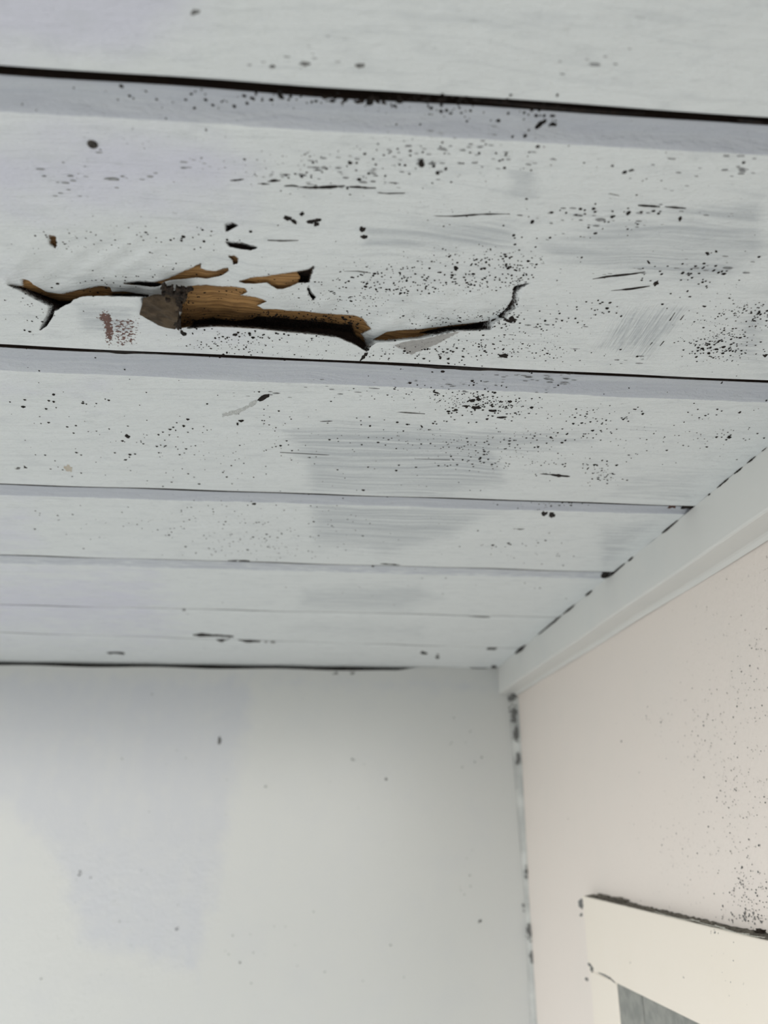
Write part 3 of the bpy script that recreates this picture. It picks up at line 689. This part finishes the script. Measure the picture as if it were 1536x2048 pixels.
sR = lambda L: on_x(L, XW-0.0004); sB = lambda L: on_y(L, YB-0.0004)
def spots(name, surf, nrm, items, mat, parent):
    pts, rad = [], []
    for cx, cy, ax, ay, n, s in items:
        t = rng.normal(0, 1, (n, 2))*[ax, ay]*0.6+[cx, cy]; p = surf(t)
        pts += list(p); rad += list(s*0.6*rng.lognormal(0, .35, n)*np.linalg.norm(p-O, axis=1)/F)
    o = domes(name, pts, rad, mat, parent, nrm=nrm, flat=0.3); o['kind'] = 'stuff'
    return o
sC = lambda L: on_y(L, YB-0.0042)
spots('mould_spots', sC, (-0.6, -0.8, 0), [(1022,1394,5,8,26,4.2),(1028,1430,6,22,46,3.4),(1033,1468,6,12,44,4),(1038,1515,4,10,20,3.6),(1053,1745,2,9,16,3.6),(1047,1815,2,6,6,2.6),(1058,1860,4,14,34,3.6),(1067,1912,4,12,40,4.2),(1072,1940,2,6,8,3),(1074,1962,2,6,8,3),(1079,2010,2,8,10,3),(1083,2030,2,6,8,3),(1068,1850,2,20,10,2)], M_GREYMARK, bd)
o = spots('mould_specks', sB, (0, -1, 0), [(440,1480,2,6,6,2.4),(700,1345,14,4,6,2.4),(706,1518,2,2,2,3),(950,1523,2,2,2,3),(500,1560,300,120,16,1.8),(930,1760,20,60,8,2),(960,1840,4,4,3,3),(500,1900,350,90,24,1.6),(160,1750,30,10,6,2.4),(350,1860,8,8,4,2.4),(670,1347,6,3,6,2.4),(930,1480,40,40,8,2.2)], M_GREYMARK, wb)
o = spots('mould_specks', sR, (-1, 0, 0), [(1420,1450,90,90,90,1.7),(1480,1600,60,120,140,1.6),(1500,1780,40,50,120,1.8),(1380,1700,80,60,60,1.4),(1490,1835,40,12,70,2.2),(1300,1440,40,20,14,1.8),(1330,1650,160,200,50,1.4),(1500,1350,40,120,70,1.6)], M_GREYMARK, wr)

# ------------------------------------------------------------------ window casing with grey panel
TC = 0.0085; XC = XW-TC
win = empty('window_1', (XW, 0.45, CZ-0.64*H)); tag(win, 'white window casing with dusty ledge around a grey panel', 'window', 'structure')
def child(o): 
    o.parent = win; o.matrix_parent_inverse = Matrix.Translation(win.location).inverted(); return o
yl = on_x([(1165, 1797)], XC)[0, 1]; ztop = on_x([(1165, 1797), (1536, 1873)], XC)[:, 2].mean(); zbot = on_x([(1230, 1966), (1400, 2048)], XC)[:, 2].mean()
yr = on_x([(1230, 1966)], XC)[0, 1]
hc = child(box('head_casing', (XC, -0.20, zbot), (XW-0.0002, yl, ztop), M_CASING, None, 0.0008))
sc1 = child(box('side_casing', (XC+0.0006, yr, 0.9), (XW-0.0002, yl-0.001, zbot-0.0002), M_CASING, None, 0.0008))
sc2 = child(box('side_casing', (XC+0.0006, -0.20, 0.9), (XW-0.0002, -0.20+(yl-yr), zbot-0.0002), M_CASING, None, 0.0008))
sill = child(box('sill', (XC-0.02, -0.24, 0.87), (XW-0.0002, yl+0.03, 0.8998), M_CASING, None, 0.002))
gy = on_x([(1286, 2010)], XC+0.0014)[0, 1]
XP = XC+0.0014
child(box('panel', (XP, gy+0.0006, 0.9002), (XW-0.0002, yr-0.0002, zbot-0.0004), M_PANEL, None, 0.0003))
child(box('panel', (XP, -0.20+(yl-yr)+0.0002, 0.9002), (XW-0.0002, gy-0.0006, zbot-0.0004), M_PANEL, None, 0.0003))
child(box('groove', (XP+0.0016, gy-0.0008, 0.9002), (XW-0.0001, gy+0.0008, zbot-0.0004), M_GROOVE, None))
for o in (hc, sc1, sc2, sill): zero_mask(o)
# dust lying on the ledge
V, Fc = [], []; n = 260; ys = np.linspace(-0.19, yl-0.002, n)
for i, y in enumerate(ys):
    hgt = 0.0003+0.0006*random.random()
    V += [(XC+0.0006+0.0008*random.random(), y, ztop+0.00005), (XC+TC*0.5, y, ztop+hgt), (XW-0.0004, y, ztop+hgt*1.6+0.0003), (XW-0.0004, y, ztop+0.00005)]
for i in range(n-1):
    for j in range(4): k = (j+1) % 4; Fc.append((i*4+j, i*4+k, i*4+4+k, i*4+4+j))
du = from_py('ledge_dust', V, Fc, M_DUST); tag(du, 'dark dust lying along the ledge of the window casing', 'dust', 'stuff')
sH = lambda L: on_x(L, XC-0.0001)
for c, rx, ry, lb in [((1518, 1863), 8, 5, 'black dirt clump on the casing ledge at the right frame edge'), ((1205, 1793), 12, 4, 'small dirt clump nearest the left end of the casing ledge'), ((1232, 1798), 18, 4, 'long low dirt clump on the casing ledge, second from its left end')]:
    tag(chip(c, rx, ry, .2, M_CRUMB if c[0] > 1500 else M_DUST, 'dirt_clump', lambda L: on_x(L, XW-0.002), (-1, 0, 0), None, rough=.4, lift=0.0012), lb, 'dirt', None, 'dirt clumps on the casing ledge')
for poly, w, m in [([(1163,1797),(1160,1806),(1164,1818)], 7, M_GREYMARK), ([(1163,1826),(1161,1833)], 5, M_GREYMARK), ([(1176,1926),(1183,1934),(1184,1945)], 6, M_GREYMARK),
                   ([(1196,1945),(1210,1951),(1222,1958),(1230,1966)], 3, M_GREYMARK), ([(1171,1955),(1175,1962)], 5, M_GREYMARK)]:
    child(crack(poly, w, m, 'crack', sH, (-1, 0, 0)))
o = spots('mould_specks', sH, (-1, 0, 0), [(1467,1884,1,1,1,3),(1367,1955,4,1,2,2),(1260,1926,1,3,2,3),(1430,1865,8,5,8,2),(1470,1960,60,60,12,1.4)], M_GREYMARK, None); child(o)
# cobweb threads sagging over the ledge
web = empty('cobweb', (XC-0.0006, on_x([(1420, 1848)], XC)[0, 1], ztop)); tag(web, 'thin grey cobweb threads sagging along the dusty casing ledge', 'cobweb')
for a, b, s in [((1310,1823),(1400,1842),5),((1380,1837),(1450,1855),4),((1430,1850),(1530,1875),5),((1440,1856),(1500,1868),3)]:
    A = on_x([a, b], XC-0.0006); V, Fc = [], []; n = 14; r = 0.00018
    for i, t in enumerate(np.linspace(0, 1, n)):
        p = A[0]*(1-t)+A[1]*t; p = p+np.array([0, 0, -0.0010*s/5*math.sin(math.pi*t)])
        for j in range(5): q = j*1.2566; V.append((p[0]+r*math.cos(q), p[1], p[2]+r*math.sin(q)))
    for i in range(n-1):
        for j in range(5): k = (j+1) % 5; Fc.append((i*5+j, i*5+k, i*5+5+k, i*5+5+j))
    o = from_py('thread', V, Fc, M_WEB, web); o.matrix_parent_inverse = Matrix.Translation(web.location).inverted()
